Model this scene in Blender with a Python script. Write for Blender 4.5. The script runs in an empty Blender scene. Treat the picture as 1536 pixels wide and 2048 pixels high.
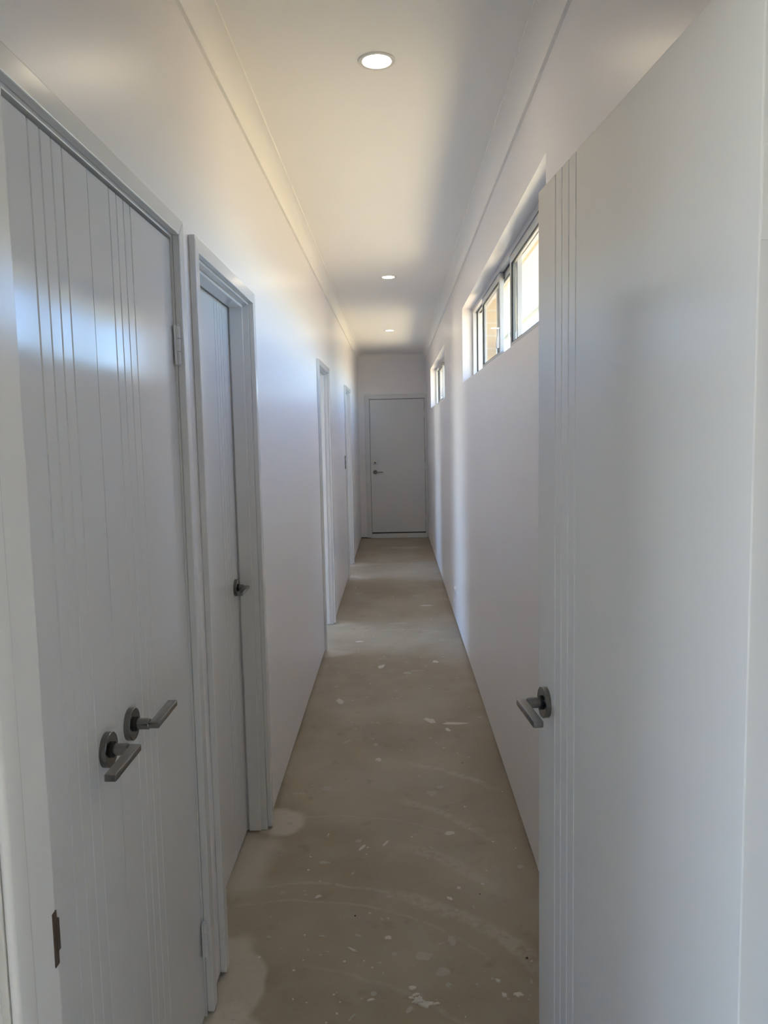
import bpy, bmesh, math, random
from mathutils import Matrix, Vector

random.seed(7)
sc = bpy.context.scene
C = bpy.context.collection

# ------------------------------------------------------------------ camera
CAM_H = 1.56
F_PX = 1550.0
def cam_matrix():
    vx, vy = 789.8 - 768.0, 868.5 - 1024.0          # vanishing point of the hallway
    fwd = Vector((vx, vy, F_PX)).normalized()
    roll = 0.0190
    d = Vector((math.sin(roll), math.cos(roll), 0.0))
    d = (d - fwd * d.dot(fwd)).normalized()
    right = d.cross(fwd)
    up = -d
    # columns are world X, Y, Z seen in the camera frame (x right, y down, z forward)
    R = Matrix((right, fwd, up)).transposed()
    r0, r1, r2 = R[0], R[1], R[2]
    m = Matrix(((r0[0], -r1[0], -r2[0], 0), (r0[1], -r1[1], -r2[1], 0), (r0[2], -r1[2], -r2[2], CAM_H), (0, 0, 0, 1)))
    return m
cd = bpy.data.cameras.new('camera')
cam = bpy.data.objects.new('camera', cd); C.objects.link(cam)
cam.matrix_world = cam_matrix()
cd.sensor_fit = 'HORIZONTAL'; cd.sensor_width = 36.0
cd.lens = 36.0 * F_PX / 1536.0
cd.clip_start = 0.02; cd.clip_end = 500
sc.camera = cam

# ------------------------------------------------------------------ world, sun, exposure
SUN_EL = math.radians(71); SUN_AZ = math.radians(-80)     # azimuth from +Y towards +X
w = bpy.data.worlds.new('sky'); sc.world = w; w.use_nodes = True
wn = w.node_tree.nodes; wl = w.node_tree.links
sky = wn.new('ShaderNodeTexSky'); sky.sky_type = 'NISHITA'; sky.sun_disc = False
sky.sun_elevation = SUN_EL; sky.sun_rotation = SUN_AZ; sky.air_density = 1.0; sky.dust_density = 0.0; sky.ozone_density = 2.5
tint = wn.new('ShaderNodeMix'); tint.data_type = 'RGBA'; tint.blend_type = 'MULTIPLY'; tint.inputs[0].default_value = 1.0
tint.inputs[7].default_value = (0.81, 0.94, 1.18, 1)      # camera white balance towards blue
wl.new(sky.outputs[0], tint.inputs[6]); wl.new(tint.outputs[2], wn['Background'].inputs[0]); wn['Background'].inputs[1].default_value = 0.475
sd = bpy.data.lights.new('sun', 'SUN'); sd.energy = 12.0; sd.angle = math.radians(0.53); sd.color = (1.0, 0.93, 0.80)
sun = bpy.data.objects.new('sun', sd); C.objects.link(sun)
sdir = Vector((math.sin(SUN_AZ) * math.cos(SUN_EL), math.cos(SUN_AZ) * math.cos(SUN_EL), math.sin(SUN_EL)))
sun.location = sdir * 30; sun.rotation_euler = sdir.to_track_quat('Z', 'Y').to_euler()
sc.view_settings.view_transform = 'Standard'; sc.view_settings.look = 'None'
sc.view_settings.gamma = 1.0; sc.view_settings.use_curve_mapping = False
sc.view_settings.exposure = 1.38
sc.cycles.max_bounces = 10; sc.cycles.diffuse_bounces = 8; sc.cycles.glossy_bounces = 4
sc.cycles.transparent_max_bounces = 16
sc.cycles.caustics_reflective = False; sc.cycles.caustics_refractive = False
sc.cycles.sample_clamp_indirect = 10.0
sc.cycles.use_denoising = True; sc.cycles.use_adaptive_sampling = True; sc.cycles.adaptive_threshold = 0.03

def portal(name, loc, rot, sx, sy):                       # guides sky light through a window, gives none itself
    ld = bpy.data.lights.new(name, 'AREA'); ld.shape = 'RECTANGLE'; ld.size = sx; ld.size_y = sy
    ld.cycles.is_portal = True
    o = bpy.data.objects.new(name, ld); C.objects.link(o); o.location = loc; o.rotation_euler = rot
    return o

# ------------------------------------------------------------------ dimensions (metres)
XL, XR = -0.537, 0.4785        # hallway wall faces
YN, YE = 0.84, 11.65           # hall side of the near wall, end wall
ZC = 2.742                     # ceiling
ZG = 0.014                     # gap below the plasterboard
WT = 0.10
X_OUT = -3.7                   # outer left wall of the side rooms
HANDLE_Z = 0.996

# ------------------------------------------------------------------ materials
def new_mat(name):
    m = bpy.data.materials.new(name); m.use_nodes = True
    nt = m.node_tree
    return m, nt, nt.nodes, nt.links, nt.nodes['Principled BSDF']
def add_bump(nt, b, scale, strength, dist=0.001, detail=2.0, stretch=None):
    n = nt.nodes; l = nt.links
    tc = n.new('ShaderNodeTexCoord'); mp = n.new('ShaderNodeMapping')
    if stretch: mp.inputs['Scale'].default_value = stretch
    no = n.new('ShaderNodeTexNoise'); no.inputs['Scale'].default_value = scale; no.inputs['Detail'].default_value = detail
    bp = n.new('ShaderNodeBump'); bp.inputs['Strength'].default_value = strength; bp.inputs['Distance'].default_value = dist
    l.new(tc.outputs['Object'], mp.inputs[0]); l.new(mp.outputs[0], no.inputs['Vector'])
    l.new(no.outputs[0], bp.inputs['Height']); l.new(bp.outputs[0], b.inputs['Normal'])
def paint(name, col, rough, bump_scale=None, bump=0.0, spec=0.5, metal=0.0, dist=0.001, stretch=None, vary=0.0):
    m, nt, n, l, b = new_mat(name)
    b.inputs['Base Color'].default_value = (*col, 1); b.inputs['Roughness'].default_value = rough
    b.inputs['Specular IOR Level'].default_value = spec; b.inputs['Metallic'].default_value = metal
    if bump_scale: add_bump(nt, b, bump_scale, bump, dist, stretch=stretch)
    if vary:
        tc = n.new('ShaderNodeTexCoord'); no = n.new('ShaderNodeTexNoise'); no.inputs['Scale'].default_value = 3.0
        mx = n.new('ShaderNodeMix'); mx.data_type = 'RGBA'
        mx.inputs[6].default_value = (*[c * (1 - vary) for c in col], 1); mx.inputs[7].default_value = (*[min(1, c * (1 + vary)) for c in col], 1)
        l.new(tc.outputs['Object'], no.inputs['Vector']); l.new(no.outputs[0], mx.inputs[0]); l.new(mx.outputs[2], b.inputs['Base Color'])
    return m
M = {}
M['wall'] = paint('wall_paint', (0.85, 0.83, 0.845), 0.34, 260, 0.06, 0.5, vary=0.012)
M['warm_bounce_wall'] = paint('warm_bounce_wall_paint', (0.86, 0.79, 0.68), 0.5)  # cream picked for unseen walls to warm the light on the near door
M['ceiling'] = paint('ceiling_paint', (0.86, 0.85, 0.83), 0.85, 200, 0.08, 0.3)
M['cornice'] = paint('cornice_paint', (0.86, 0.85, 0.83), 0.75, None, 0, 0.3)
M['enamel'] = paint('door_enamel', (0.72, 0.722, 0.73), 0.13, 90, 0.05, 0.5, dist=0.0009, stretch=(0.35, 0.35, 1.0))
M['trim'] = paint('trim_enamel', (0.72, 0.722, 0.725), 0.20)
M['nickel'] = paint('brushed_nickel', (0.21, 0.207, 0.20), 0.24, 400, 0.05, 0.5, 1.0)
M['steel'] = paint('satin_steel', (0.55, 0.55, 0.54), 0.35, None, 0, 0.5, 0.8)
M['dark'] = paint('dark_rubber', (0.015, 0.015, 0.016), 0.6)
M['bolt'] = paint('painted_hinge', (0.72, 0.72, 0.73), 0.35, None, 0, 0.5)
M['strike'] = paint('bronze_strike', (0.16, 0.12, 0.10), 0.4, None, 0, 0.5, 0.9)
M['alu'] = paint('silver_aluminium', (0.52, 0.535, 0.55), 0.42, 300, 0.03, 0.5, 0.35)
M['plastic'] = paint('white_plastic', (0.82, 0.83, 0.84), 0.30)
M['grey_plastic'] = paint('grey_plastic', (0.22, 0.22, 0.23), 0.4)
M['timber'] = paint('dark_gap_timber', (0.05, 0.034, 0.022), 0.9, 30, 0.2)
M['bezel'] = paint('downlight_bezel', (0.72, 0.71, 0.70), 0.45)
M['splat'] = paint('plaster_splatter', (0.62, 0.60, 0.55), 0.85, 180, 0.3)
M['splat_grey'] = paint('dried_cement_smear', (0.44, 0.42, 0.37), 0.85, 180, 0.3)
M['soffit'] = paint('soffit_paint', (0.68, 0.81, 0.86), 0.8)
M['black'] = paint('black_fleck', (0.02, 0.02, 0.02), 0.6)
def emit(name, col, s):
    m, nt, n, l, b = new_mat(name)
    b.inputs['Base Color'].default_value = (*col, 1); b.inputs['Emission Color'].default_value = (*col, 1); b.inputs['Emission Strength'].default_value = s
    return m
M['lamp'] = emit('lamp_diffuser', (1.0, 0.83, 0.58), 26.0)
def glass():
    m, nt, n, l, b = new_mat('window_glass'); n.remove(b)
    tr = n.new('ShaderNodeBsdfTransparent'); tr.inputs[0].default_value = (0.955, 0.97, 0.97, 1)
    gl = n.new('ShaderNodeBsdfGlossy'); gl.inputs['Roughness'].default_value = 0.0; gl.inputs[0].default_value = (1, 1, 1, 1)
    lw = n.new('ShaderNodeLayerWeight'); lw.inputs[0].default_value = 0.5
    pw = n.new('ShaderNodeMath'); pw.operation = 'POWER'; pw.inputs[1].default_value = 5.0; l.new(lw.outputs['Facing'], pw.inputs[0])
    ma = n.new('ShaderNodeMath'); ma.operation = 'MULTIPLY_ADD'; ma.inputs[1].default_value = 0.45; ma.inputs[2].default_value = 0.03; l.new(pw.outputs[0], ma.inputs[0])
    mx = n.new('ShaderNodeMixShader'); l.new(ma.outputs[0], mx.inputs[0]); l.new(tr.outputs[0], mx.inputs[1]); l.new(gl.outputs[0], mx.inputs[2])
    l.new(mx.outputs[0], n['Material Output'].inputs[0])
    return m
M['glass'] = glass()
def brick_mat():
    m, nt, n, l, b = new_mat('cream_brick')
    tc = n.new('ShaderNodeTexCoord'); mp = n.new('ShaderNodeMapping'); mp.inputs['Rotation'].default_value = (0, math.radians(90), math.radians(90))
    br = n.new('ShaderNodeTexBrick'); br.inputs['Scale'].default_value = 1.0
    br.inputs['Color1'].default_value = (0.55, 0.44, 0.31, 1); br.inputs['Color2'].default_value = (0.60, 0.49, 0.36, 1); br.inputs['Mortar'].default_value = (0.6, 0.57, 0.5, 1)
    br.inputs['Brick Width'].default_value = 0.24; br.inputs['Row Height'].default_value = 0.086; br.inputs['Mortar Size'].default_value = 0.006
    l.new(tc.outputs['Object'], mp.inputs[0]); l.new(mp.outputs[0], br.inputs[0]); l.new(br.outputs[0], b.inputs['Base Color'])
    b.inputs['Roughness'].default_value = 0.9
    return m
M['brick'] = brick_mat()
def ground_mat():
    m, nt, n, l, b = new_mat('sandy_ground')
    tc = n.new('ShaderNodeTexCoord'); no = n.new('ShaderNodeTexNoise'); no.inputs['Scale'].default_value = 0.8; no.inputs['Detail'].default_value = 6
    rp = n.new('ShaderNodeValToRGB'); rp.color_ramp.elements[0].color = (0.50, 0.43, 0.315, 1); rp.color_ramp.elements[1].color = (0.60, 0.52, 0.385, 1)
    l.new(tc.outputs['Object'], no.inputs['Vector']); l.new(no.outputs[0], rp.inputs[0]); l.new(rp.outputs[0], b.inputs['Base Color'])
    b.inputs['Roughness'].default_value = 1.0
    return m
M['ground'] = ground_mat()
M['bounce_paving'] = paint('warm_bounce_paving', (0.66, 0.54, 0.33), 0.9, 20, 0.2, vary=0.06)
M['fence'] = paint('cream_fence', (0.78, 0.66, 0.42), 0.6)

def concrete_mat():
    m, nt, n, l, b = new_mat('bare_concrete')
    tc = n.new('ShaderNodeTexCoord')
    def math_(op, a, b_=None, c=None, clamp=False):
        x = n.new('ShaderNodeMath'); x.operation = op; x.use_clamp = clamp
        for i, v in enumerate((a, b_, c)):
            if v is None: continue
            if isinstance(v, (int, float)): x.inputs[i].default_value = v
            else: l.new(v, x.inputs[i])
        return x.outputs[0]
    def noise(scale, detail=4, rough=0.55, stretch=None, seed=0.0):
        no = n.new('ShaderNodeTexNoise'); no.inputs['Scale'].default_value = scale; no.inputs['Detail'].default_value = detail; no.inputs['Roughness'].default_value = rough
        mp = n.new('ShaderNodeMapping'); mp.inputs['Location'].default_value = (seed, seed * 1.7, 0)
        if stretch: mp.inputs['Scale'].default_value = stretch
        l.new(tc.outputs['Object'], mp.inputs[0]); l.new(mp.outputs[0], no.inputs['Vector'])
        return no.outputs[0]
    def sstep(v, lo, hi):
        mr = n.new('ShaderNodeMapRange'); mr.interpolation_type = 'SMOOTHSTEP'
        mr.inputs['From Min'].default_value = lo; mr.inputs['From Max'].default_value = hi
        l.new(v, mr.inputs['Value']); return mr.outputs['Result']
    def mix(f, a, b_):
        mx = n.new('ShaderNodeMix'); mx.data_type = 'RGBA'
        if isinstance(f, (int, float)): mx.inputs[0].default_value = f
        else: l.new(f, mx.inputs[0])
        for i, v in ((6, a), (7, b_)):
            if isinstance(v, tuple): mx.inputs[i].default_value = (*v, 1)
            else: l.new(v, mx.inputs[i])
        return mx.outputs[2]
    sep = n.new('ShaderNodeSeparateXYZ'); l.new(tc.outputs['Object'], sep.inputs[0])
    X, Y = sep.outputs[0], sep.outputs[1]
    big = noise(1.1, 3, 0.6); mid = noise(5.5, 4, 0.6, seed=3); fine = noise(60, 2, 0.7, seed=9)
    col = mix(sstep(big, 0.30, 0.70), (0.30, 0.245, 0.168), (0.42, 0.375, 0.29))
    col = mix(math_('MULTIPLY', sstep(mid, 0.45, 0.75), 0.40), col, (0.42, 0.39, 0.335))
    col = mix(math_('MULTIPLY', sstep(noise(9, 2, 0.6, seed=21), 0.60, 0.75), 0.30), col, (0.17, 0.145, 0.11))
    # dusty lighter swirls left by trowel and mop
    warp = math_('MULTIPLY', math_('SUBTRACT', noise(7, 1, 0.5, seed=5), 0.5), 0.05)
    rg = sstep(noise(26, 3, 0.7, seed=1.0), 0.32, 0.60)
    def arc(cx, cy, r, wd, ang, spread, amt, ragged):
        dx = math_('SUBTRACT', X, cx); dy = math_('SUBTRACT', Y, cy)
        rr = math_('SQRT', math_('ADD', math_('MULTIPLY', dx, dx), math_('MULTIPLY', dy, dy)))
        rr = math_('ADD', rr, warp)
        band = math_('SUBTRACT', 1.0, math_('DIVIDE', math_('ABSOLUTE', math_('SUBTRACT', rr, r)), wd), clamp=True)
        band = sstep(band, 0.0, 0.7)
        an = math_('ARCTAN2', dy, dx)
        am = math_('SUBTRACT', 1.0, math_('DIVIDE', math_('ABSOLUTE', math_('SUBTRACT', an, ang)), spread), clamp=True)
        am = sstep(am, 0.0, 0.6)
        return math_('MULTIPLY', math_('MULTIPLY', math_('MULTIPLY', band, am), rg), amt * (0.72 if wd > 0.02 else 0.5))
    R = math.radians
    for a in ((-0.36, 1.68, 0.883, 0.045, R(45), R(32), 0.60, 1.0), (-0.36, 1.68, 0.885, 0.012, R(95), R(40), 0.65, 2.0),
              (-0.366, 2.10, 0.80, 0.04, R(46), R(22), 0.55, 4.0), (-0.37, 2.47, 0.80, 0.03, R(45), R(24), 0.45, 6.0),
              (-0.22, 2.79, 0.80, 0.03, R(54), R(24), 0.50, 8.0), (-0.36, 1.70, 0.77, 0.008, R(80), R(60), 0.5, 11.0),
              (-0.30, 2.20, 0.85, 0.006, R(85), R(45), 0.5, 13.0), (-0.45, 1.30, 0.86, 0.012, R(50), R(40), 0.4, 15.0),
              (-0.1, 5.2, 0.9, 0.03, R(70), R(50), 0.4, 17.0), (0.1, 8.2, 1.1, 0.05, R(90), R(30), 0.5, 19.0)):
        col = mix(arc(*a), col, (0.55, 0.53, 0.47))
    # pale dusty plaster against the nearer door frames, pale patches farther down
    wob = math_('MULTIPLY', math_('SUBTRACT', noise(5.0, 2, 0.5, seed=31), 0.5), 0.9)
    def pale_patch(cx, cy, rx, ry, lo, hi, amt):
        dx = math_('DIVIDE', math_('SUBTRACT', X, cx), rx); dy = math_('DIVIDE', math_('SUBTRACT', Y, cy), ry)
        q = math_('SQRT', math_('ADD', math_('MULTIPLY', dx, dx), math_('MULTIPLY', dy, dy)))
        q = math_('ADD', q, wob)
        return math_('MULTIPLY', math_('SUBTRACT', 1.0, sstep(q, lo, hi)), amt)
    for a in ((-0.50, 3.01, 0.13, 0.12, 0.70, 1.0, 0.75), (-0.62, 2.72, 0.16, 0.24, 0.6, 1.1, 0.6), (-0.52, 2.06, 0.12, 0.26, 0.85, 1.05, 0.70),
              (-0.50, 1.78, 0.19, 0.22, 0.85, 1.05, 0.65), (-0.55, 6.35, 0.22, 0.12, 0.5, 1.2, 0.6), (-0.55, 5.45, 0.22, 0.10, 0.5, 1.2, 0.6),
              (-0.55, 9.30, 0.3, 0.2, 0.4, 1.2, 0.6), (0.15, 10.6, 0.3, 0.15, 0.3, 1.2, 0.5), (-0.5, 8.4, 0.3, 0.15, 0.3, 1.2, 0.6)):
        col = mix(pale_patch(*a), col, (0.60, 0.565, 0.50))
    # brownish stain along the right wall
    col = mix(math_('MULTIPLY', math_('MULTIPLY', sstep(X, 0.22, 0.47), sstep(noise(2.2, 2, 0.6, seed=41), 0.35, 0.65)), 0.55), col, (0.30, 0.235, 0.165))
    # specks of paint too small to build
    vo = n.new('ShaderNodeTexVoronoi'); vo.inputs['Scale'].default_value = 34; l.new(tc.outputs['Object'], vo.inputs['Vector'])
    sepc = n.new('ShaderNodeSeparateColor'); l.new(vo.outputs['Color'], sepc.inputs[0])
    speck = math_('MULTIPLY', math_('SUBTRACT', 1.0, sstep(vo.outputs['Distance'], 0.04, 0.09)), math_('GREATER_THAN', sepc.outputs[0], 0.82))
    col = mix(math_('MULTIPLY', speck, 0.7), col, (0.55, 0.52, 0.46))
    col = mix(math_('MULTIPLY', sstep(fine, 0.35, 0.75), 0.22), col, (0.36, 0.335, 0.29))
    l.new(col, b.inputs['Base Color'])
    l.new(math_('ADD', math_('MULTIPLY', mid, 0.25), 0.40), b.inputs['Roughness'])
    b.inputs['Specular IOR Level'].default_value = 0.45
    bp = n.new('ShaderNodeBump'); bp.inputs['Strength'].default_value = 0.25; bp.inputs['Distance'].default_value = 0.002
    l.new(fine, bp.inputs['Height']); l.new(bp.outputs[0], b.inputs['Normal'])
    return m
M['concrete'] = concrete_mat()

# ------------------------------------------------------------------ builders
ORG = {}                                   # world origin of every object (nothing is rotated, so offsets add up)
def put(o, origin, parent):
    ORG[o.name] = Vector(origin)
    if parent is not None:
        o.parent = parent; o.location = Vector(origin) - ORG[parent.name]
    else:
        o.location = origin
def tag(o, label=None, category=None, group=None, kind=None):
    if label: o['label'] = label
    if category: o['category'] = category
    if group: o['group'] = group
    if kind: o['kind'] = kind
    return o
def root(name, loc, label, category, kind='structure', group=None):
    o = bpy.data.objects.new(name, None); C.objects.link(o); o.empty_display_size = 0.1
    put(o, loc, None)
    return tag(o, label, category, group, kind)
def build(name, bm, mat, parent=None, smooth=False, origin=None):
    bmesh.ops.recalc_face_normals(bm, faces=bm.faces)
    xs = [v.co for v in bm.verts]
    if origin is None:
        lo = [min(c[i] for c in xs) for i in range(3)]; hi = [max(c[i] for c in xs) for i in range(3)]
        origin = ((lo[0] + hi[0]) / 2, (lo[1] + hi[1]) / 2, lo[2])
    for v in bm.verts: v.co -= Vector(origin)
    me = bpy.data.meshes.new(name); bm.to_mesh(me); bm.free()
    me.materials.append(mat)
    if smooth:
        for p in me.polygons: p.use_smooth = True
    o = bpy.data.objects.new(name, me); C.objects.link(o)
    put(o, origin, parent)
    return o
def smooth_by_angle(o, deg=40):
    me = o.data
    for p in me.polygons: p.use_smooth = True
    b = bmesh.new(); b.from_mesh(me)
    for e in b.edges:
        e.smooth = not (len(e.link_faces) == 2 and e.calc_face_angle(0) > math.radians(deg))
    b.to_mesh(me); b.free()
    return o
def box(bm, x0, x1, y0, y1, z0, z1, bev=0.0, seg=2):
    t = bmesh.new()
    bmesh.ops.create_cube(t, size=1.0)
    for v in t.verts:
        v.co = Vector(((x0 + x1) / 2 + v.co.x * (x1 - x0), (y0 + y1) / 2 + v.co.y * (y1 - y0), (z0 + z1) / 2 + v.co.z * (z1 - z0)))
    if bev: bmesh.ops.bevel(t, geom=list(t.edges), offset=bev, segments=seg, profile=0.5, affect='EDGES')
    me = bpy.data.meshes.new('tmp'); t.to_mesh(me); t.free(); bm.from_mesh(me); bpy.data.meshes.remove(me)
    return bm
def nb(*a, **k): return box(bmesh.new(), *a, **k)
def prism(bm, pts, d, axis_fn, bev=0.0, seg=2):
    """pts: 2-D outline, extruded from d[0] to d[1]; axis_fn(u, v, w) -> world"""
    t = bmesh.new()
    a = [t.verts.new(axis_fn(u, v, d[0])) for u, v in pts]; b = [t.verts.new(axis_fn(u, v, d[1])) for u, v in pts]
    k = len(pts)
    t.faces.new(a[::-1]); t.faces.new(b)
    for i in range(k): t.faces.new((a[i], a[(i + 1) % k], b[(i + 1) % k], b[i]))
    bmesh.ops.recalc_face_normals(t, faces=t.faces)
    if bev: bmesh.ops.bevel(t, geom=[e for e in t.edges], offset=bev, segments=seg, profile=0.5, affect='EDGES')
    me = bpy.data.meshes.new('tmp'); t.to_mesh(me); t.free(); bm.from_mesh(me); bpy.data.meshes.remove(me)
    return bm
def lathe(bm, prof, fn, seg=40):
    """prof: (radius, along); fn(a, b, along) maps disc coordinates to the world"""
    rings = []
    for r, h in prof:
        if r < 1e-6: rings.append([bm.verts.new(fn(0, 0, h))])
        else: rings.append([bm.verts.new(fn(r * math.cos(2 * math.pi * i / seg), r * math.sin(2 * math.pi * i / seg), h)) for i in range(seg)])
    for p, q in zip(rings, rings[1:]):
        for i in range(seg):
            j = (i + 1) % seg
            if len(p) == 1 and len(q) == 1: continue
            if len(p) == 1: bm.faces.new((p[0], q[i], q[j]))
            elif len(q) == 1: bm.faces.new((p[i], p[j], q[0]))
            else: bm.faces.new((p[i], p[j], q[j], q[i]))
    return bm
def holed_slab(us, vs, holes, thick, fn):
    """a slab over the rectangle us x vs with rectangular holes; fn(u, v, t) -> world"""
    U = sorted(set(list(us) + [h[0] for h in holes] + [h[1] for h in holes]))
    V = sorted(set(list(vs) + [h[2] for h in holes] + [h[3] for h in holes]))
    U = [u for u in U if us[0] <= u <= us[1]]; V = [v for v in V if vs[0] <= v <= vs[1]]
    bm = bmesh.new(); cache = {}
    def vert(i, j, t):
        if (i, j, t) not in cache: cache[(i, j, t)] = bm.verts.new(fn(U[i], V[j], thick[t]))
        return cache[(i, j, t)]
    def solid(i, j):
        if not (0 <= i < len(U) - 1 and 0 <= j < len(V) - 1): return False
        cu, cv = (U[i] + U[i + 1]) / 2, (V[j] + V[j + 1]) / 2
        return not any(h[0] < cu < h[1] and h[2] < cv < h[3] for h in holes)
    for i in range(len(U) - 1):
        for j in range(len(V) - 1):
            if not solid(i, j): continue
            for t in (0, 1): bm.faces.new([vert(i, j, t), vert(i + 1, j, t), vert(i + 1, j + 1, t), vert(i, j + 1, t)])
            for (di, dj, a, b) in ((-1, 0, (i, j), (i, j + 1)), (1, 0, (i + 1, j), (i + 1, j + 1)), (0, -1, (i, j), (i + 1, j)), (0, 1, (i, j + 1), (i + 1, j + 1))):
                if not solid(i + di, j + dj): bm.faces.new([vert(*a, 0), vert(*b, 0), vert(*b, 1), vert(*a, 1)])
    return bm

# ------------------------------------------------------------------ the shell
# door openings in the left wall: (y0, y1) of the clear opening between jambs
LINEN = (0.915, 1.942)
D2 = (2.150, 2.940)
OP3 = (5.515, 6.300)
OP4 = (8.405, 9.270)
HEAD = 2.050
JT = 0.018                                       # jamb thickness
WIN1 = (2.478, 5.450, 1.905, 2.408)
WIN2 = (7.390, 10.220, 1.890, 2.393)

floor = tag(build('floor', nb(XL - WT, XR + 0.10, YN - 0.10, YE + 0.3, -0.10, 0.0), M['concrete'], origin=(0, 0, 0)),
            'bare grey brown concrete hallway floor spotted with plaster and paint', 'floor', kind='structure')
M['plain_concrete'] = paint('plain_concrete', (0.36, 0.315, 0.24), 0.6)
tag(build('floor_side_rooms', nb(X_OUT - 0.1, XL - WT, YN - 0.10, YE + 0.3, -0.10, 0.0), M['plain_concrete']), 'concrete floor of the rooms beyond the open doorways', 'floor', kind='structure')
tag(build('floor_back', nb(X_OUT - 0.1, XR + 0.10, -2.7, YN - 0.10, -0.10, 0.0), M['plain_concrete']), 'concrete floor of the room behind the near doorway', 'floor', kind='structure')
tag(build('ceiling', nb(X_OUT - 0.1, 0.72, -2.7, YE + 0.12, ZC, ZC + 0.10), M['ceiling']), 'flat white plasterboard ceiling of the hallway', 'ceiling', kind='structure')
holes = [(a - JT, b + JT, -1, HEAD + JT) for a, b in (LINEN, D2, OP3, OP4)]
wl_ = tag(build('wall_left', holed_slab((YN, YE), (ZG, ZC), holes, (XL, XL - WT), lambda u, v, t: (t, u, v)), M['wall']),
          'long white painted wall pierced by doorways, left of the concrete floor', 'wall', kind='structure')
wr_ = tag(build('wall_right', holed_slab((YN, YE), (ZG, ZC), [WIN1, WIN2], (XR, XR + 0.12), lambda u, v, t: (t, u, v)), M['wall']),
          'long white painted wall with two high strip windows', 'wall', kind='structure')
END_OP = (-0.392, 0.462, -1, 2.102)
we_ = tag(build('wall_end', holed_slab((X_OUT, XR + 0.12), (ZG, ZC), [END_OP], (YE, YE + 0.11), lambda u, v, t: (u, t, v)), M['wall']),
          'narrow white wall closing the far end around the plain door', 'wall', kind='structure')
JL, JR = -0.4035, 0.4260                         # faces of the near door's jambs
tag(build('wall_near', holed_slab((X_OUT, XR + 0.12), (ZG, ZC), [(JL - JT, JR + JT, -1, HEAD + JT)], (YN - 0.11, YN), lambda u, v, t: (u, t, v)), M['wall']),
    'white wall around the near doorway that the view looks through', 'wall', kind='structure')
# timber plates, coloured dark so the gap under the plasterboard reads as shade
def plates(parent, spans, x0, x1):
    for a, b in spans: build('bottom_plate', nb(x0, x1, a, b, 0.0, ZG + 0.0005), M['timber'], parent)
plates(wl_, [(YN, LINEN[0] - JT), (LINEN[1] + JT, D2[0] - JT), (D2[1] + JT, OP3[0] - JT), (OP3[1] + JT, OP4[0] - JT), (OP4[1] + JT, YE)], XL - 0.085, XL - 0.012)
plates(wr_, [(YN, YE)], XR + 0.012, XR + 0.085)
build('bottom_plate', nb(XL, END_OP[0], YE + 0.012, YE + 0.085, 0.0, ZG + 0.0005), M['timber'], we_)
# outer brick leaf on the window side
tag(build('wall_outer_right', holed_slab((-3.5, YE + 0.2), (-0.1, ZC), [(WIN1[0] - 0.0, WIN1[1] + 0.0, WIN1[2] - 0.03, WIN1[3] + 0.06), (WIN2[0], WIN2[1], WIN2[2] - 0.03, WIN2[3] + 0.06)], (XR + 0.122, XR + 0.235), lambda u, v, t: (t, u, v)), M['brick']),
    'cream brick outer wall seen in the window reveals', 'wall', kind='structure')
# rooms beside and behind the hallway: they only let daylight in through the open doorways
BW = (-3.45, -2.10, 0.45, 2.25)                  # window of the room behind
tag(build('wall_back', holed_slab((X_OUT, XR + 0.12), (0, ZC), [BW], (-2.6, -2.5), lambda u, v, t: (u, t, v)), M['warm_bounce_wall']), 'cream wall of the room behind the near doorway', 'wall', kind='structure')
tag(build('wall_back_right', nb(XR + 0.02, XR + 0.12, -2.5, YN - 0.11, 0, ZC), M['warm_bounce_wall']), 'cream side wall of the room behind the near doorway', 'wall', kind='structure')
RWB = (-1.40, 0.62, 0.08, 2.42); RW3 = (4.75, 7.05, 0.15, 2.30); RW4 = (7.90, 9.70, 0.25, 2.30)
tag(build('wall_outer_left', holed_slab((-2.6, YE + 0.1), (0, ZC), [RWB, RW3, RW4], (X_OUT - 0.1, X_OUT), lambda u, v, t: (t, u, v)), M['wall']), 'white outer wall of the side rooms beyond the open doorways', 'wall', kind='structure')
for k, y in enumerate((4.40, 7.36, 10.35)):
    tag(build('wall_partition_%d' % (k + 1), nb(X_OUT, XL - WT, y - 0.045, y + 0.045, 0, ZC), M['wall']), 'white partition wall %s' % ('before the nearer open doorway', 'between the two rooms on the left', 'past the farther open doorway')[k], 'wall', kind='structure')
portal('window_portal', (XR + 0.235, (WIN1[0] + WIN1[1]) / 2, (WIN1[2] + WIN1[3]) / 2), (0, math.radians(90), 0), WIN1[3] - WIN1[2], WIN1[1] - WIN1[0])
portal('window_portal', (XR + 0.235, (WIN2[0] + WIN2[1]) / 2, (WIN2[2] + WIN2[3]) / 2), (0, math.radians(90), 0), WIN2[3] - WIN2[2], WIN2[1] - WIN2[0])
portal('window_portal', ((BW[0] + BW[1]) / 2, -2.6, (BW[2] + BW[3]) / 2), (math.radians(90), 0, 0), BW[1] - BW[0], BW[3] - BW[2])
for rw in (RWB, RW3, RW4): portal('window_portal', (X_OUT - 0.1, (rw[0] + rw[1]) / 2, (rw[2] + rw[3]) / 2), (0, math.radians(-90), 0), rw[3] - rw[2], rw[1] - rw[0])
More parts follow.
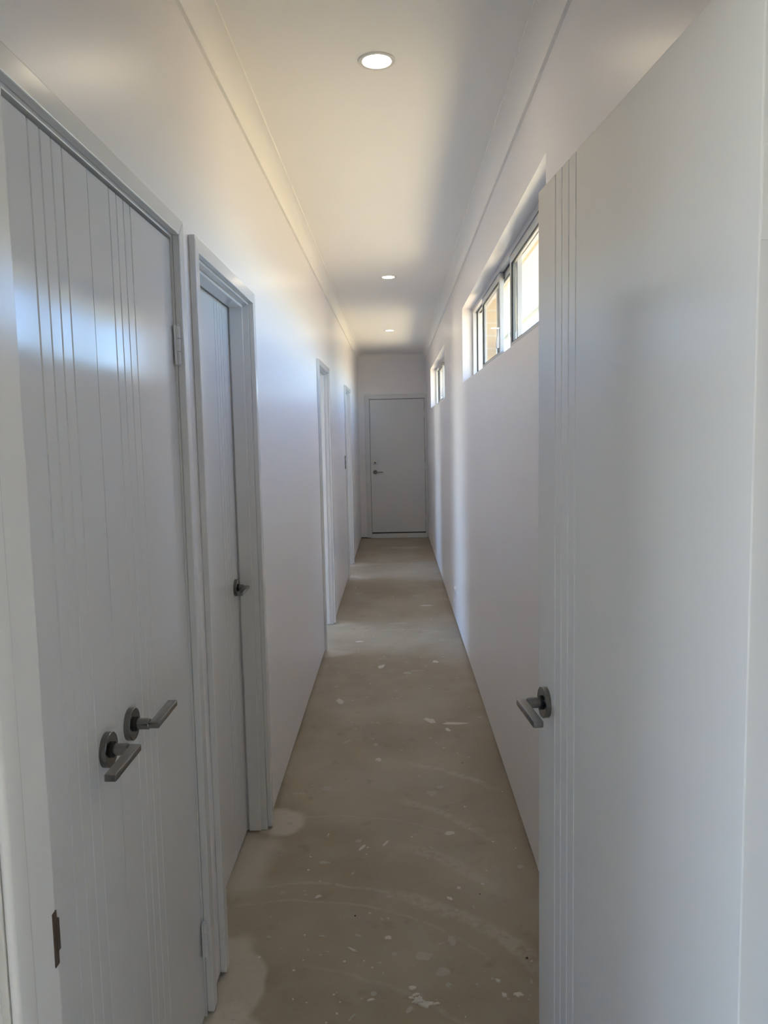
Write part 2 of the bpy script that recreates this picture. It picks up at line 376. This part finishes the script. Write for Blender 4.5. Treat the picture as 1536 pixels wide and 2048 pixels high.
# outside: ground and the eave over the windows
tag(build('ground', nb(-40, 40, -40, 50, -0.35, -0.15), M['ground']), 'sandy ground outside the house', 'ground', kind='structure')
ev = root('roof_eave', (1.0, 5, 2.47), 'white boxed eave above the strip windows outside', 'eave')
build('soffit', nb(XR + 0.236, 1.08, -4, 13, 2.47, 2.486), M['soffit'], ev)
build('fascia', nb(1.08, 1.10, -4, 13, 2.445, 2.66), M['soffit'], ev)
build('roof_shade_slab', nb(X_OUT - 1.7, 1.10, -4, 13, 2.86, 2.95), M['soffit'], ev)  # unseen roof, left overhang widened to keep sun out of the side rooms
build('eave_closure', nb(1.06, 1.10, -4, 13, 2.66, 2.86), M['soffit'], ev)

tag(build('bounce_paving', nb(XR + 0.236, 4.70, -5, 17, -0.15, -0.12), M['bounce_paving']), 'unseen pale yellow paved strip added to bounce warm light through the strip windows', 'bounce_paving', kind='structure')  # unseen, added to bounce warm light up onto the ceiling
fc = root('boundary_fence', (4.75, 5, -0.15), 'cream sheet metal boundary fence outside the strip windows', 'fence')
for k in range(9):
    y = -5 + 2.4 * k
    build('fence_panel', nb(4.72, 4.75, y + 0.03, y + 2.37, -0.15, 1.80), M['fence'], fc)
    build('fence_post', nb(4.70, 4.77, y - 0.03, y + 0.03, -0.15, 1.84), M['fence'], fc)

# ------------------------------------------------------------------ cornice
def cornice(name, p0, p1, nrm, label):
    p0 = Vector((*p0, 0)); p1 = Vector((*p1, 0)); d = (p1 - p0).normalized(); nv = Vector((*nrm, 0))
    prof = [(0, 0.075), (0.011, 0.075), (0.011, 0.066)]
    for i in range(1, 12):
        a = math.radians(90 * i / 12); prof.append((0.066 - 0.055 * math.cos(a), 0.066 - 0.056 * math.sin(a)))
    prof += [(0.066, 0.010), (0.073, 0.010), (0.073, 0.0), (0, 0)]
    bm = bmesh.new()
    A = [bm.verts.new(p0 + d * o + nv * o + Vector((0, 0, ZC - h))) for o, h in prof]
    B = [bm.verts.new(p1 - d * o + nv * o + Vector((0, 0, ZC - h))) for o, h in prof]
    k = len(prof)
    for i in range(k): bm.faces.new((A[i], A[(i + 1) % k], B[(i + 1) % k], B[i]))
    bm.faces.new(A); bm.faces.new(B[::-1])
    o = build(name, bm, M['cornice']); smooth_by_angle(o, 30)
    tag(o, label, 'cornice', kind='structure')
cornice('trim_1', (XL, YN), (XL, YE), (1, 0), 'white cove cornice along the wall with the doors')
cornice('trim_2', (XR, YE), (XR, YN), (-1, 0), 'white cove cornice above the strip windows')
cornice('trim_3', (XL, YE), (XR, YE), (0, -1), 'short white cove cornice over the far door')
cornice('trim_4', (XR, YN), (XL, YN), (0, 1), 'short white cove cornice above the near doorway')

# ------------------------------------------------------------------ door hardware
def lever_set(leaf, face, nrm, lev, z=HANDLE_Z, length=0.122, proj=0.062, rr=0.0322):
    """face: xy of the spindle on the leaf; nrm: outward unit xy; lev: lever direction unit xy"""
    f = Vector((*face, z)); nv = Vector((*nrm, 0)); lv = Vector((*lev, 0)); up = Vector((0, 0, 1))
    fn = lambda a, b, h: f + lv * a + up * b + nv * h
    r = build('handle_rose', lathe(bmesh.new(), [(0, 0), (rr, 0), (rr, 0.0108), (rr - 0.0012, 0.0120), (rr - 0.0030, 0.0120), (rr - 0.0034, 0.0116), (0, 0.0116)], fn), M['nickel'], leaf); smooth_by_angle(r, 30)
    c = build('handle_collar', lathe(bmesh.new(), [(0, 0.0110), (0.0145, 0.0110), (0.0145, 0.0160), (0, 0.0161)], fn, 28), M['dark'], leaf); smooth_by_angle(c, 30)
    bm = bmesh.new()
    lathe(bm, [(0, 0.0155), (0.0112, 0.0155), (0.0112, proj - 0.022), (0.0100, proj - 0.020), (0, proj - 0.020)], fn, 28)
    pts = [(proj - 0.036, -0.0100), (proj + 0.001, -0.0100), (proj + 0.001, length), (proj - 0.0195, length), (proj - 0.0195, 0.0100), (proj - 0.036, 0.0100)]
    prism(bm, pts, (-0.0065, 0.0065), lambda u, v, w_: f + nv * u + lv * v + up * w_, bev=0.0022, seg=3)
    h = build('handle_lever', bm, M['nickel'], leaf); smooth_by_angle(h, 20)
def hinge(parent, x, y, z0, z1, r=0.0062, leaf_dir=None):
    bm = bmesh.new()
    n = 3; L = (z1 - z0) / n
    for i in range(n):
        a, b = z0 + i * L + 0.0007, z0 + (i + 1) * L - 0.0007
        lathe(bm, [(0, a), (r * 0.85, a), (r, a + 0.001), (r, b - 0.001), (r * 0.85, b), (0, b)], lambda p, q, h: Vector((x + p, y + q, h)), 16)
    lathe(bm, [(0, z0 - 0.004), (r * 0.6, z0 - 0.003), (r * 0.7, z0)], lambda p, q, h: Vector((x + p, y + q, h)), 16)
    lathe(bm, [(r * 0.7, z1), (r * 0.6, z1 + 0.003), (0, z1 + 0.004)], lambda p, q, h: Vector((x + p, y + q, h)), 16)
    if leaf_dir:
        for s in (-1, 1): box(bm, x - 0.0052, x - 0.0022, min(y, y + s * 0.016), max(y, y + s * 0.016), z0, z1)
    return smooth_by_angle(build('hinge', bm, M['bolt'], parent), 40)
def leaf_outline(width, thick, grooves, gw=0.0058, gd=0.0050, back=True):
    """plan outline (t along the leaf, n: 0 is the visible face, -thick the other)"""
    p = [(0, 0)]
    for g in sorted(grooves): p += [(g - gw / 2, 0), (g - gw * 0.22, -gd), (g + gw * 0.22, -gd), (g + gw / 2, 0)]
    p += [(width, 0), (width, -thick)]
    if back:
        for g in sorted(grooves, reverse=True): p += [(g + gw / 2, -thick), (g + gw * 0.22, -thick + gd), (g - gw * 0.22, -thick + gd), (g - gw / 2, -thick)]
    p += [(0, -thick)]
    return p
def door_leaf(parent, a, d, nrm, width, z0, z1, thick, grooves):
    a = Vector((*a, 0)); d = Vector((*d, 0)); nv = Vector((*nrm, 0))
    bm = prism(bmesh.new(), leaf_outline(width, thick, grooves), (z0, z1), lambda u, v, w_: a + d * u + nv * v + Vector((0, 0, w_)))
    return build('door_leaf', bm, M['enamel'], parent)
# architraves and jambs of a doorway in the left wall
def arch_set(parent, y0, y1, top, wd, z0=0.012, quirk=0.007, thick=0.018, x=XL):
    """mitred architrave around a clear opening (y0..y1, top)"""
    a0, a1, at = y0 - quirk, y1 + quirk, top + quirk
    fn = lambda u, v, w_: Vector((w_, u, v))
    d = (x, x + thick)
    for pts in ([(a0 - wd, z0), (a0, z0), (a0, at), (a0 - wd, at + wd)], [(a1, z0), (a1 + wd, z0), (a1 + wd, at + wd), (a1, at)], [(a0 - wd, at + wd), (a0, at), (a1, at), (a1 + wd, at + wd)]):
        build('architrave', prism(bmesh.new(), pts, d, fn, bev=0.0025), M['trim'], parent)
def jamb_set(parent, y0, y1, top, x1=XL, x0=XL - WT - 0.004, stop=None):
    build('jamb', nb(x0, x1, y0 - JT, y0, 0.003, top + JT, 0.0012), M['trim'], parent)
    build('jamb', nb(x0, x1, y1, y1 + JT, 0.003, top + JT, 0.0012), M['trim'], parent)
    build('jamb_head', nb(x0, x1, y0, y1, top, top + JT, 0.0012), M['trim'], parent)
    if stop:
        s0, s1 = stop
        build('door_stop', nb(s0, s1, y0, y0 + 0.010, 0.003, top, 0.0025), M['trim'], parent)
        build('door_stop', nb(s0, s1, y1 - 0.010, y1, 0.003, top, 0.0025), M['trim'], parent)
        build('stop_head', nb(s0, s1, y0 + 0.010, y1 - 0.010, top - 0.010, top, 0.0025), M['trim'], parent)

G4 = (0.104, 0.144, 0.184, 0.225)
# door_1: linen cupboard with two leaves, flush with the hallway side
r = root('door_1', (XL, 1.43, 0), 'white grooved double cupboard door with two lever handles, nearest on left wall', 'door')
arch_set(r, *LINEN, HEAD, 0.041)
jamb_set(r, *LINEN, HEAD, stop=(XL - 0.075, XL - 0.043))
mid = 1.4285; fx = XL - 0.004
lw = mid - 0.0012 - (LINEN[0] + 0.0025)
l1 = door_leaf(r, (fx, mid - 0.0012), (0, -1), (1, 0), lw, 0.014, HEAD - 0.008, 0.035, G4)
rw = LINEN[1] - 0.0025 - (mid + 0.0012)
l2 = door_leaf(r, (fx, mid + 0.0012), (0, 1), (1, 0), rw, 0.014, HEAD - 0.008, 0.035, G4)
lever_set(l1, (fx, mid - 0.066), (1, 0), (0, -1)); lever_set(l2, (fx, mid + 0.060), (1, 0), (0, 1))
for z0, z1 in ((1.742, 1.838), (0.181, 0.275)):
    hinge(l2, XL + 0.0052, LINEN[1] - 0.001, z0, z1, leaf_dir=True); hinge(l1, XL + 0.0052, LINEN[0] + 0.001, z0, z1, leaf_dir=True)

# door_2: single door set deep in its frame
r = root('door_2', (XL, 2.545, 0), 'single grooved white door shut deep in its frame, second on left wall', 'door')
arch_set(r, *D2, HEAD, 0.040)
DX2 = -0.614
jamb_set(r, *D2, HEAD, x0=-0.660, stop=(DX2 + 0.006, XL - 0.022))
w2 = D2[1] - D2[0] - 0.008
lf = door_leaf(r, (DX2, D2[1] - 0.004), (0, -1), (1, 0), w2, 0.012, HEAD - 0.006, 0.035, G4 + tuple(w2 - g for g in G4))
lever_set(lf, (DX2, D2[1] - 0.065), (1, 0), (0, -1), proj=0.052)
# the doorways standing open
r = root('door_3', (XL, 5.9, 0), 'nearer open white doorway halfway down the left wall', 'doorway')
arch_set(r, *OP3, HEAD, 0.040); jamb_set(r, *OP3, HEAD, x0=-0.650, stop=(-0.612, -0.565))
r = root('door_4', (XL, 8.84, 0), 'farther open white doorway near the end of the left wall', 'doorway')
arch_set(r, *OP4, HEAD, 0.040); jamb_set(r, *OP4, HEAD, x0=-0.650, stop=(-0.612, -0.565))

# door_5: plain door at the far end
r = root('door_5', (0.035, YE, 0), 'plain grey white flush door with deadlock, closing the far end', 'door')
EL, ER, ET = -0.374, 0.4445, 2.084
for x0, x1, z0, z1 in ((-0.392, EL, 0.0, 2.102), (ER, 0.462, 0.0, 2.102)): build('jamb', nb(x0, x1, YE - 0.0015, YE + 0.112, z0, z1, 0.001), M['trim'], r)
build('jamb_head', nb(EL, ER, YE - 0.0015, YE + 0.112, ET, 2.102, 0.001), M['trim'], r)
fn = lambda u, v, w_: Vector((u, w_, v))
a0, a1, at, wd = EL - 0.006, ER + 0.006, ET + 0.006, 0.062
rwid = XR - a1 - 0.0005
for pts in ([(a0 - wd, 0.01), (a0, 0.01), (a0, at), (a0 - wd, at + wd)], [(a1, 0.01), (a1 + rwid, 0.01), (a1 + rwid, at + wd), (a1, at)], [(a0 - wd, at + wd), (a0, at), (a1, at), (a1 + rwid, at + wd)]):
    build('architrave', prism(bmesh.new(), pts, (YE - 0.018, YE), fn, bev=0.0025), M['trim'], r)
lf = build('door_leaf', nb(EL + 0.004, ER - 0.004, YE + 0.003, YE + 0.041, 0.086, ET - 0.005, 0.0015), M['enamel'], r)
build('threshold', nb(EL, ER, YE - 0.012, YE + 0.11, 0.0, 0.068, 0.004), M['trim'], r)
build('dark_gap_strip', nb(EL + 0.001, ER - 0.001, YE + 0.016, YE + 0.036, 0.068, 0.090), M['dark'], r)  # dark strip painted in for the shade of the gap under the leaf
build('dark_backing', nb(EL, ER, YE + 0.043, YE + 0.060, 0.068, ET), M['dark'], r)  # black sheet behind the whole leaf, darkens the gaps around it
lever_set(lf, (-0.306, YE + 0.003), (0, -1), (1, 0), z=1.0, length=0.118)
bm = nb(-0.336, -0.272, YE - 0.010, YE + 0.003, 1.112, 1.176, 0.003)
build('deadlock_plate', bm, M['steel'], lf)
build('keyhole', lathe(bmesh.new(), [(0, 0), (0.012, 0), (0.012, 0.004), (0, 0.004)], lambda a, b, h: Vector((-0.304 + a, YE - 0.010 - h, 1.140 + b)), 20), M['dark'], lf)
for z in (1.86, 1.08, 0.30): hinge(lf, ER - 0.001, YE - 0.003, z - 0.05, z + 0.05, r=0.007)

# door_6: the near door, swung open against the right wall, with the jambs it hangs in
r = root('door_6', (0.34, YN, 0), 'tall grooved white door standing open on the right edge, with its near jamb', 'door')
A = Vector((0.3799, 0.830)); B = Vector((0.3015, 1.640)); dv = (B - A).normalized(); nv = Vector((-dv.y, dv.x))
lf = door_leaf(r, A, dv, nv, (B - A).length, 0.014, 2.044, 0.038, (0.579, 0.6185, 0.6585, 0.698))
bv = lf.modifiers.new('round', 'BEVEL'); bv.width = 0.0016; bv.segments = 2; bv.limit_method = 'ANGLE'; bv.angle_limit = math.radians(75)
hp = A + dv * ((B - A).length - 0.062)
lever_set(lf, hp, nv, -dv)
hp2 = hp - nv * 0.038
lever_set(lf, hp2, -nv, -dv)
y0j, y1j = YN - 0.112, YN + 0.001
build('jamb', nb(JL - JT, JL, y0j, y1j, 0.003, HEAD + JT, 0.0015), M['trim'], r)
build('jamb', nb(JR, JR + JT, y0j, y1j, 0.003, HEAD + JT, 0.0015), M['trim'], r)
build('jamb_head', nb(JL, JR, y0j, y1j, HEAD, HEAD + JT, 0.0015), M['trim'], r)
smooth_by_angle(build('door_stop', nb(JL, JL + 0.011, y0j, 0.768, 0.003, HEAD, 0.006, 4), M['trim'], r), 60)
smooth_by_angle(build('door_stop', nb(JR - 0.011, JR, y0j, 0.790, 0.003, HEAD, 0.006, 4), M['trim'], r), 60)
smooth_by_angle(build('stop_head', nb(JL + 0.011, JR - 0.011, y0j, 0.790, HEAD - 0.011, HEAD, 0.004, 3), M['trim'], r), 60)
fnn = lambda u, v, w_: Vector((u, w_, v))
for yy, d in ((YN, (YN, YN + 0.018)), (y0j, (YN - 0.128, YN - 0.110))):
    a0, a1, at, wd = JL - 0.007, JR + 0.007, HEAD + 0.007, 0.041
    for pts in ([(a0 - wd, 0.012), (a0, 0.012), (a0, at), (a0 - wd, at + wd)], [(a1, 0.012), (a1 + wd, 0.012), (a1 + wd, at + wd), (a1, at)], [(a0 - wd, at + wd), (a0, at), (a1, at), (a1 + wd, at + wd)]):
        build('architrave', prism(bmesh.new(), pts, d, fnn, bev=0.0025), M['trim'], r)
bm = nb(JL - 0.001, JL + 0.0012, 0.832, 0.8418, 0.955, 1.020)
box(bm, JL - 0.001, JL + 0.0016, 0.838, 0.8462, 0.970, 1.008)
build('strike_plate', bm, M['strike'], r)
for zc in (1.80, 0.24):                            # painted hinge leaf let into the door's edge, knuckle behind
    q = A - nv * 0.018
    bm = prism(bmesh.new(), [(-0.0012, -0.014), (0.001, -0.014), (0.001, 0.016), (-0.0012, 0.016)], (zc - 0.048, zc + 0.048), lambda u, v, w_: Vector((*(q + dv * u + nv * v), w_)))
    build('hinge_leaf', bm, M['bolt'], lf)
    k = A - nv * 0.042
    hinge(lf, k.x, k.y + 0.002, zc - 0.048, zc + 0.048)

# ------------------------------------------------------------------ windows
def strip_window(name, W, label):
    y0, y1, z0, z1 = W
    r = root(name, (XR + 0.1, (y0 + y1) / 2, z0), label, 'window')
    xa, xb = XR + 0.071, XR + 0.150
    fw = 0.030
    f = bmesh.new()
    box(f, xa, xb, y0, y0 + fw, z0, z1, 0.001); box(f, xa, xb, y1 - fw, y1, z0, z1, 0.001)
    box(f, xa, xb, y0 + fw, y1 - fw, z1 - fw, z1, 0.001); box(f, xa, xb, y0 + fw, y1 - fw, z0, z0 + fw + 0.006, 0.001)
    build('window_frame', f, M['alu'], r)
    t = bmesh.new()                                 # dark track lips at the head and the far jamb
    box(t, xa + 0.024, xa + 0.032, y0 + fw, y1 - fw, z1 - fw - 0.005, z1 - fw); box(t, xa + 0.050, xa + 0.056, y0 + fw, y1 - fw, z1 - fw - 0.005, z1 - fw)
    box(t, xa + 0.026, xa + 0.034, y1 - fw - 0.004, y1 - fw, z0 + fw, z1 - fw - 0.005)
    build('track_seal', t, M['dark'], r)
    L = y1 - y0
    def sash(ya, yb, gx, near, far, dep=0.011, rail=0.036, latch=False):
        s = bmesh.new(); za, zb = z0 + fw + 0.004, z1 - fw - 0.002
        box(s, gx - dep, gx + dep, ya, ya + near, za, zb, 0.0012); box(s, gx - dep, gx + dep, yb - far, yb, za, zb, 0.0012)
        box(s, gx - dep, gx + dep, ya + near, yb - far, zb - rail, zb, 0.0012); box(s, gx - dep, gx + dep, ya + near, yb - far, za, za + rail, 0.0012)
        so = build('sash', s, M['alu'], r)
        g = bmesh.new(); box(g, gx - 0.002, gx + 0.002, ya + near - 0.004, yb - far + 0.004, za + rail - 0.004, zb - rail + 0.004)
        build('pane', g, M['glass'], so)
        k = bmesh.new()                             # black glazing gasket
        x = gx - dep * 0.75
        for b in ((ya + near - 0.001, ya + near + 0.006, za + rail, zb - rail), (yb - far - 0.006, yb - far + 0.001, za + rail, zb - rail), (ya + near, yb - far, za + rail - 0.001, za + rail + 0.004), (ya + near, yb - far, zb - rail - 0.004, zb - rail + 0.001)):
            box(k, x, gx - 0.002, *b)
        build('gasket', k, M['dark'], so)
        if latch:
            h = prism(bmesh.new(), [(0, 0), (0.030, 0.0), (0.034, 0.03), (0.020, 0.075), (0.020, 0.10), (0, 0.10)], (ya + 0.006, ya + 0.030), lambda u, v, w_: Vector((gx - dep - u * 0.55, w_, za + 0.055 + v)), bev=0.002)
            smooth_by_angle(build('latch', h, M['plastic'], so), 40)
    x1, x2 = xa + 0.0155, xa + 0.0415
    sash(y0 + fw * 0.6, y0 + 0.425 * L, x1, 0.036, 0.034)                     # near fixed light
    sash(y0 + 0.405 * L, y0 + 0.655 * L, x2, 0.034, 0.034)                    # middle fixed light, outer track
    sash(y0 + 0.545 * L, y0 + 0.815 * L, x1, 0.034, 0.026, latch=True)        # sliding sash, part open
    return r
strip_window('window_1', WIN1, 'nearer high strip window with silver sliding sashes, beside the open door')
strip_window('window_2', WIN2, 'farther high strip window, small in the distance near the end door')
def plain_window(name, label, u0, u1, z0, z1, fn):
    r = root(name, fn((u0 + u1) / 2, 0.0, z0), label, 'window')
    f = bmesh.new()
    def b(ua, ub, za, zb):
        p, q = fn(ua, 0.0, za), fn(ub, 0.06, zb)
        box(f, min(p[0], q[0]), max(p[0], q[0]), min(p[1], q[1]), max(p[1], q[1]), za, zb)
    b(u0, u0 + 0.04, z0, z1); b(u1 - 0.04, u1, z0, z1); b(u0 + 0.04, u1 - 0.04, z0, z0 + 0.04); b(u0 + 0.04, u1 - 0.04, z1 - 0.04, z1)
    m = (u0 + u1) / 2; b(m - 0.025, m + 0.025, z0 + 0.04, z1 - 0.04)
    build('window_frame', f, M['alu'], r)
    for ua, ub in ((u0 + 0.04, m - 0.025), (m + 0.025, u1 - 0.04)):
        p, q = fn(ua, 0.028, z0), fn(ub, 0.032, z1)
        build('pane', nb(min(p[0], q[0]), max(p[0], q[0]), min(p[1], q[1]), max(p[1], q[1]), z0 + 0.04, z1 - 0.04), M['glass'], r)
plain_window('window_3', 'window of the room behind the near doorway', *BW, lambda u, t, z: (u, -2.58 + t, z))
plain_window('window_6', 'wide side window of the room behind the near doorway', *RWB, lambda u, t, z: (X_OUT - 0.08 + t, u, z))
plain_window('window_4', 'window of the room through the nearer open doorway', *RW3, lambda u, t, z: (X_OUT - 0.08 + t, u, z))
plain_window('window_5', 'window of the room through the farther open doorway', *RW4, lambda u, t, z: (X_OUT - 0.08 + t, u, z))

# ------------------------------------------------------------------ downlights
def downlight(x, y, label):
    r = root('downlight', (x, y, ZC), label, 'downlight', kind=None, group='warm recessed downlights along the ceiling')
    fn = lambda a, b, h: Vector((x + a, y + b, ZC - h))
    smooth_by_angle(build('bezel', lathe(bmesh.new(), [(0.0595, 0.0), (0.0590, 0.0025), (0.0565, 0.0042), (0.0470, 0.0038), (0.0445, 0.0015), (0.0445, 0.0)], fn, 56), M['bezel'], r), 35)
    build('diffuser', lathe(bmesh.new(), [(0, 0.0018), (0.0444, 0.0018), (0.0444, 0.0004), (0, 0.0004)], fn, 56), M['lamp'], r)
downlight(-0.035, 2.592, 'glowing downlight nearest the camera, largest of the three')
downlight(-0.027, 5.995, 'glowing downlight in the middle of the ceiling row')
downlight(-0.038, 9.02, 'glowing downlight farthest away, smallest of the row')

# ------------------------------------------------------------------ fittings on the walls
r = root('power_outlet', (XR, 6.30, 0.222), 'small white power outlet low on the right wall', 'outlet', kind=None)
smooth_by_angle(build('face_plate', nb(XR - 0.009, XR, 6.243, 6.357, 0.222, 0.296, 0.002), M['plastic'], r), 40)
for y in (6.272, 6.328):
    build('rocker_switch', nb(XR - 0.012, XR - 0.0088, y - 0.007, y + 0.007, 0.274, 0.289, 0.001), M['plastic'], r)
    pin = bmesh.new(); box(pin, XR - 0.0094, XR - 0.0088, y - 0.008, y - 0.005, 0.248, 0.258); box(pin, XR - 0.0094, XR - 0.0088, y + 0.005, y + 0.008, 0.248, 0.258); box(pin, XR - 0.0094, XR - 0.0088, y - 0.0015, y + 0.0015, 0.232, 0.241)
    build('socket_slots', pin, M['dark'], r)
r = root('light_switch', (XL, 8.27, 1.20), 'slim grey light switch plate beside the farther open doorway', 'switch', kind=None)
smooth_by_angle(build('face_plate', nb(XL, XL + 0.009, 8.233, 8.307, 1.205, 1.345, 0.002), M['grey_plastic'], r), 40)
for z in (1.245, 1.300): build('rocker_switch', nb(XL + 0.0088, XL + 0.0125, 8.262, 8.278, z - 0.011, z + 0.011, 0.001), M['plastic'], r)

# ------------------------------------------------------------------ plaster and paint on the floor
def blob(bm, x, y, rx, ry, ang, h, k=14, rag=0.28):
    ca, sa = math.cos(ang), math.sin(ang)
    ring = []
    for i in range(k):
        t = 2 * math.pi * i / k; q = 1 + random.uniform(-rag, rag)
        u, v = rx * q * math.cos(t), ry * q * math.sin(t)
        ring.append((x + u * ca - v * sa, y + u * sa + v * ca))
    lo = [bm.verts.new((a, b, 0.0002)) for a, b in ring]
    hi = [bm.verts.new((x + (a - x) * 0.85, y + (b - y) * 0.85, h)) for a, b in ring]
    c = bm.verts.new((x, y, h * 1.25))
    for i in range(k):
        j = (i + 1) % k
        bm.faces.new((lo[i], lo[j], hi[j], hi[i])); bm.faces.new((hi[i], hi[j], c))
def splat(blobs, mat='splat'):
    bm = bmesh.new()
    for b in blobs: blob(bm, *b)
    return build('plaster_splat', bm, M[mat], floor)
splat([(0.035, 2.00, 0.022, 0.014, 0.7, 0.004, 16, 0.45), (0.055, 1.982, 0.020, 0.012, 0.1, 0.004, 14, 0.4), (0.028, 2.022, 0.013, 0.006, 0.3, 0.002, 10, 0.3), (0.085, 1.985, 0.010, 0.005, 0.2, 0.003), (0.015, 2.01, 0.008, 0.004, 0, 0.002)])
for x, y, rx, ry, a, h, mt in (
    (0.165, 4.10, 0.024, 0.045, 0.5, 0.002, 'splat'), (0.30, 4.055, 0.075, 0.016, -0.05, 0.002, 'splat'), (0.25, 3.965, 0.012, 0.03, 0.4, 0.002, 'splat'),
    (-0.352, 4.43, 0.017, 0.050, 0.35, 0.002, 'splat'), (-0.11, 3.60, 0.020, 0.022, 0, 0.002, 'splat'), (-0.125, 3.78, 0.013, 0.018, 0, 0.0015, 'splat_grey'),
    (-0.27, 3.83, 0.03, 0.008, 0.9, 0.0015, 'splat_grey'), (0.06, 2.182, 0.024, 0.020, 0, 0.001, 'splat_grey'), (0.115, 2.113, 0.022, 0.018, 0.5, 0.001, 'splat_grey'),
    (0.185, 2.90, 0.018, 0.014, 0, 0.002, 'splat'), (0.13, 3.24, 0.022, 0.022, 0, 0.001, 'splat_grey'), (0.17, 3.30, 0.016, 0.016, 0, 0.001, 'splat_grey'),
    (-0.33, 3.30, 0.024, 0.024, 0, 0.001, 'splat_grey'), (0.145, 2.255, 0.013, 0.026, 0.2, 0.001, 'splat_grey'), (0.02, 2.05, 0.011, 0.008, 0, 0.002, 'splat'),
    (-0.05, 2.27, 0.010, 0.009, 0.5, 0.002, 'splat'), (0.315, 2.02, 0.013, 0.010, 0.2, 0.002, 'splat'), (0.275, 2.015, 0.008, 0.010, 0.2, 0.003, 'splat'),
    (0.265, 2.075, 0.006, 0.010, 0.6, 0.002, 'splat'), (-0.29, 2.49, 0.013, 0.007, 0.6, 0.002, 'splat'), (-0.16, 2.215, 0.018, 0.004, -0.7, 0.002, 'splat'),
    (-0.26, 2.28, 0.013, 0.003, 0.0, 0.002, 'splat'), (0.05, 1.895, 0.014, 0.007, -0.5, 0.002, 'splat'), (-0.02, 1.87, 0.014, 0.007, 0.5, 0.002, 'splat'),
    (-0.145, 1.94, 0.004, 0.018, -0.6, 0.001, 'splat_grey'), (0.01, 1.965, 0.008, 0.018, -0.5, 0.001, 'splat_grey'), (-0.095, 2.005, 0.012, 0.005, 0.3, 0.001, 'splat'),
    (0.155, 2.47, 0.007, 0.012, 0.6, 0.002, 'splat'), (0.19, 2.53, 0.008, 0.008, 0.6, 0.002, 'splat'), (0.275, 2.55, 0.007, 0.010, 0.3, 0.002, 'splat'),
    (-0.155, 2.80, 0.006, 0.026, -0.5, 0.001, 'splat'), (-0.065, 2.83, 0.006, 0.024, -0.5, 0.001, 'splat'), (-0.29, 2.70, 0.020, 0.010, 0, 0.001, 'splat_grey'),
    (0.26, 6.95, 0.06, 0.03, 0.1, 0.002, 'splat'), (0.20, 7.4, 0.05, 0.05, 0.2, 0.002, 'splat_grey'), (-0.3, 5.75, 0.03, 0.02, 0, 0.002, 'splat'), (0.0, 6.3, 0.07, 0.025, 0.1, 0.001, 'splat_grey'),
    (0.25, 5.2, 0.02, 0.03, 0.3, 0.002, 'splat'), (-0.12, 5.1, 0.02, 0.05, -0.3, 0.002, 'splat'), (0.05, 4.95, 0.03, 0.03, 0.0, 0.002, 'splat_grey'), (0.12, 5.0, 0.05, 0.02, 0.0, 0.002, 'splat_grey')):
    splat([(x, y, rx, ry, a, h)], mt)
def flecks(name, mat, n, smin, smax):
    bm = bmesh.new()
    for i in range(n):
        y = 1.75 + 7.0 * random.random() ** 2.0; x = random.uniform(-0.48, 0.44)
        s = random.uniform(smin, smax) * (0.8 + 0.18 * y); e = random.choice((1, 1, 0.6, 0.35))
        blob(bm, x, y, s, s * e, random.uniform(0, 3.14), 0.0012, 7, 0.3)
    tag(build(name, bm, M[mat], floor), kind='stuff')
flecks('paint_flecks', 'splat', 150, 0.0018, 0.0042)
flecks('cement_flecks', 'splat_grey', 120, 0.004, 0.011)
flecks('black_flecks', 'black', 8, 0.002, 0.004)
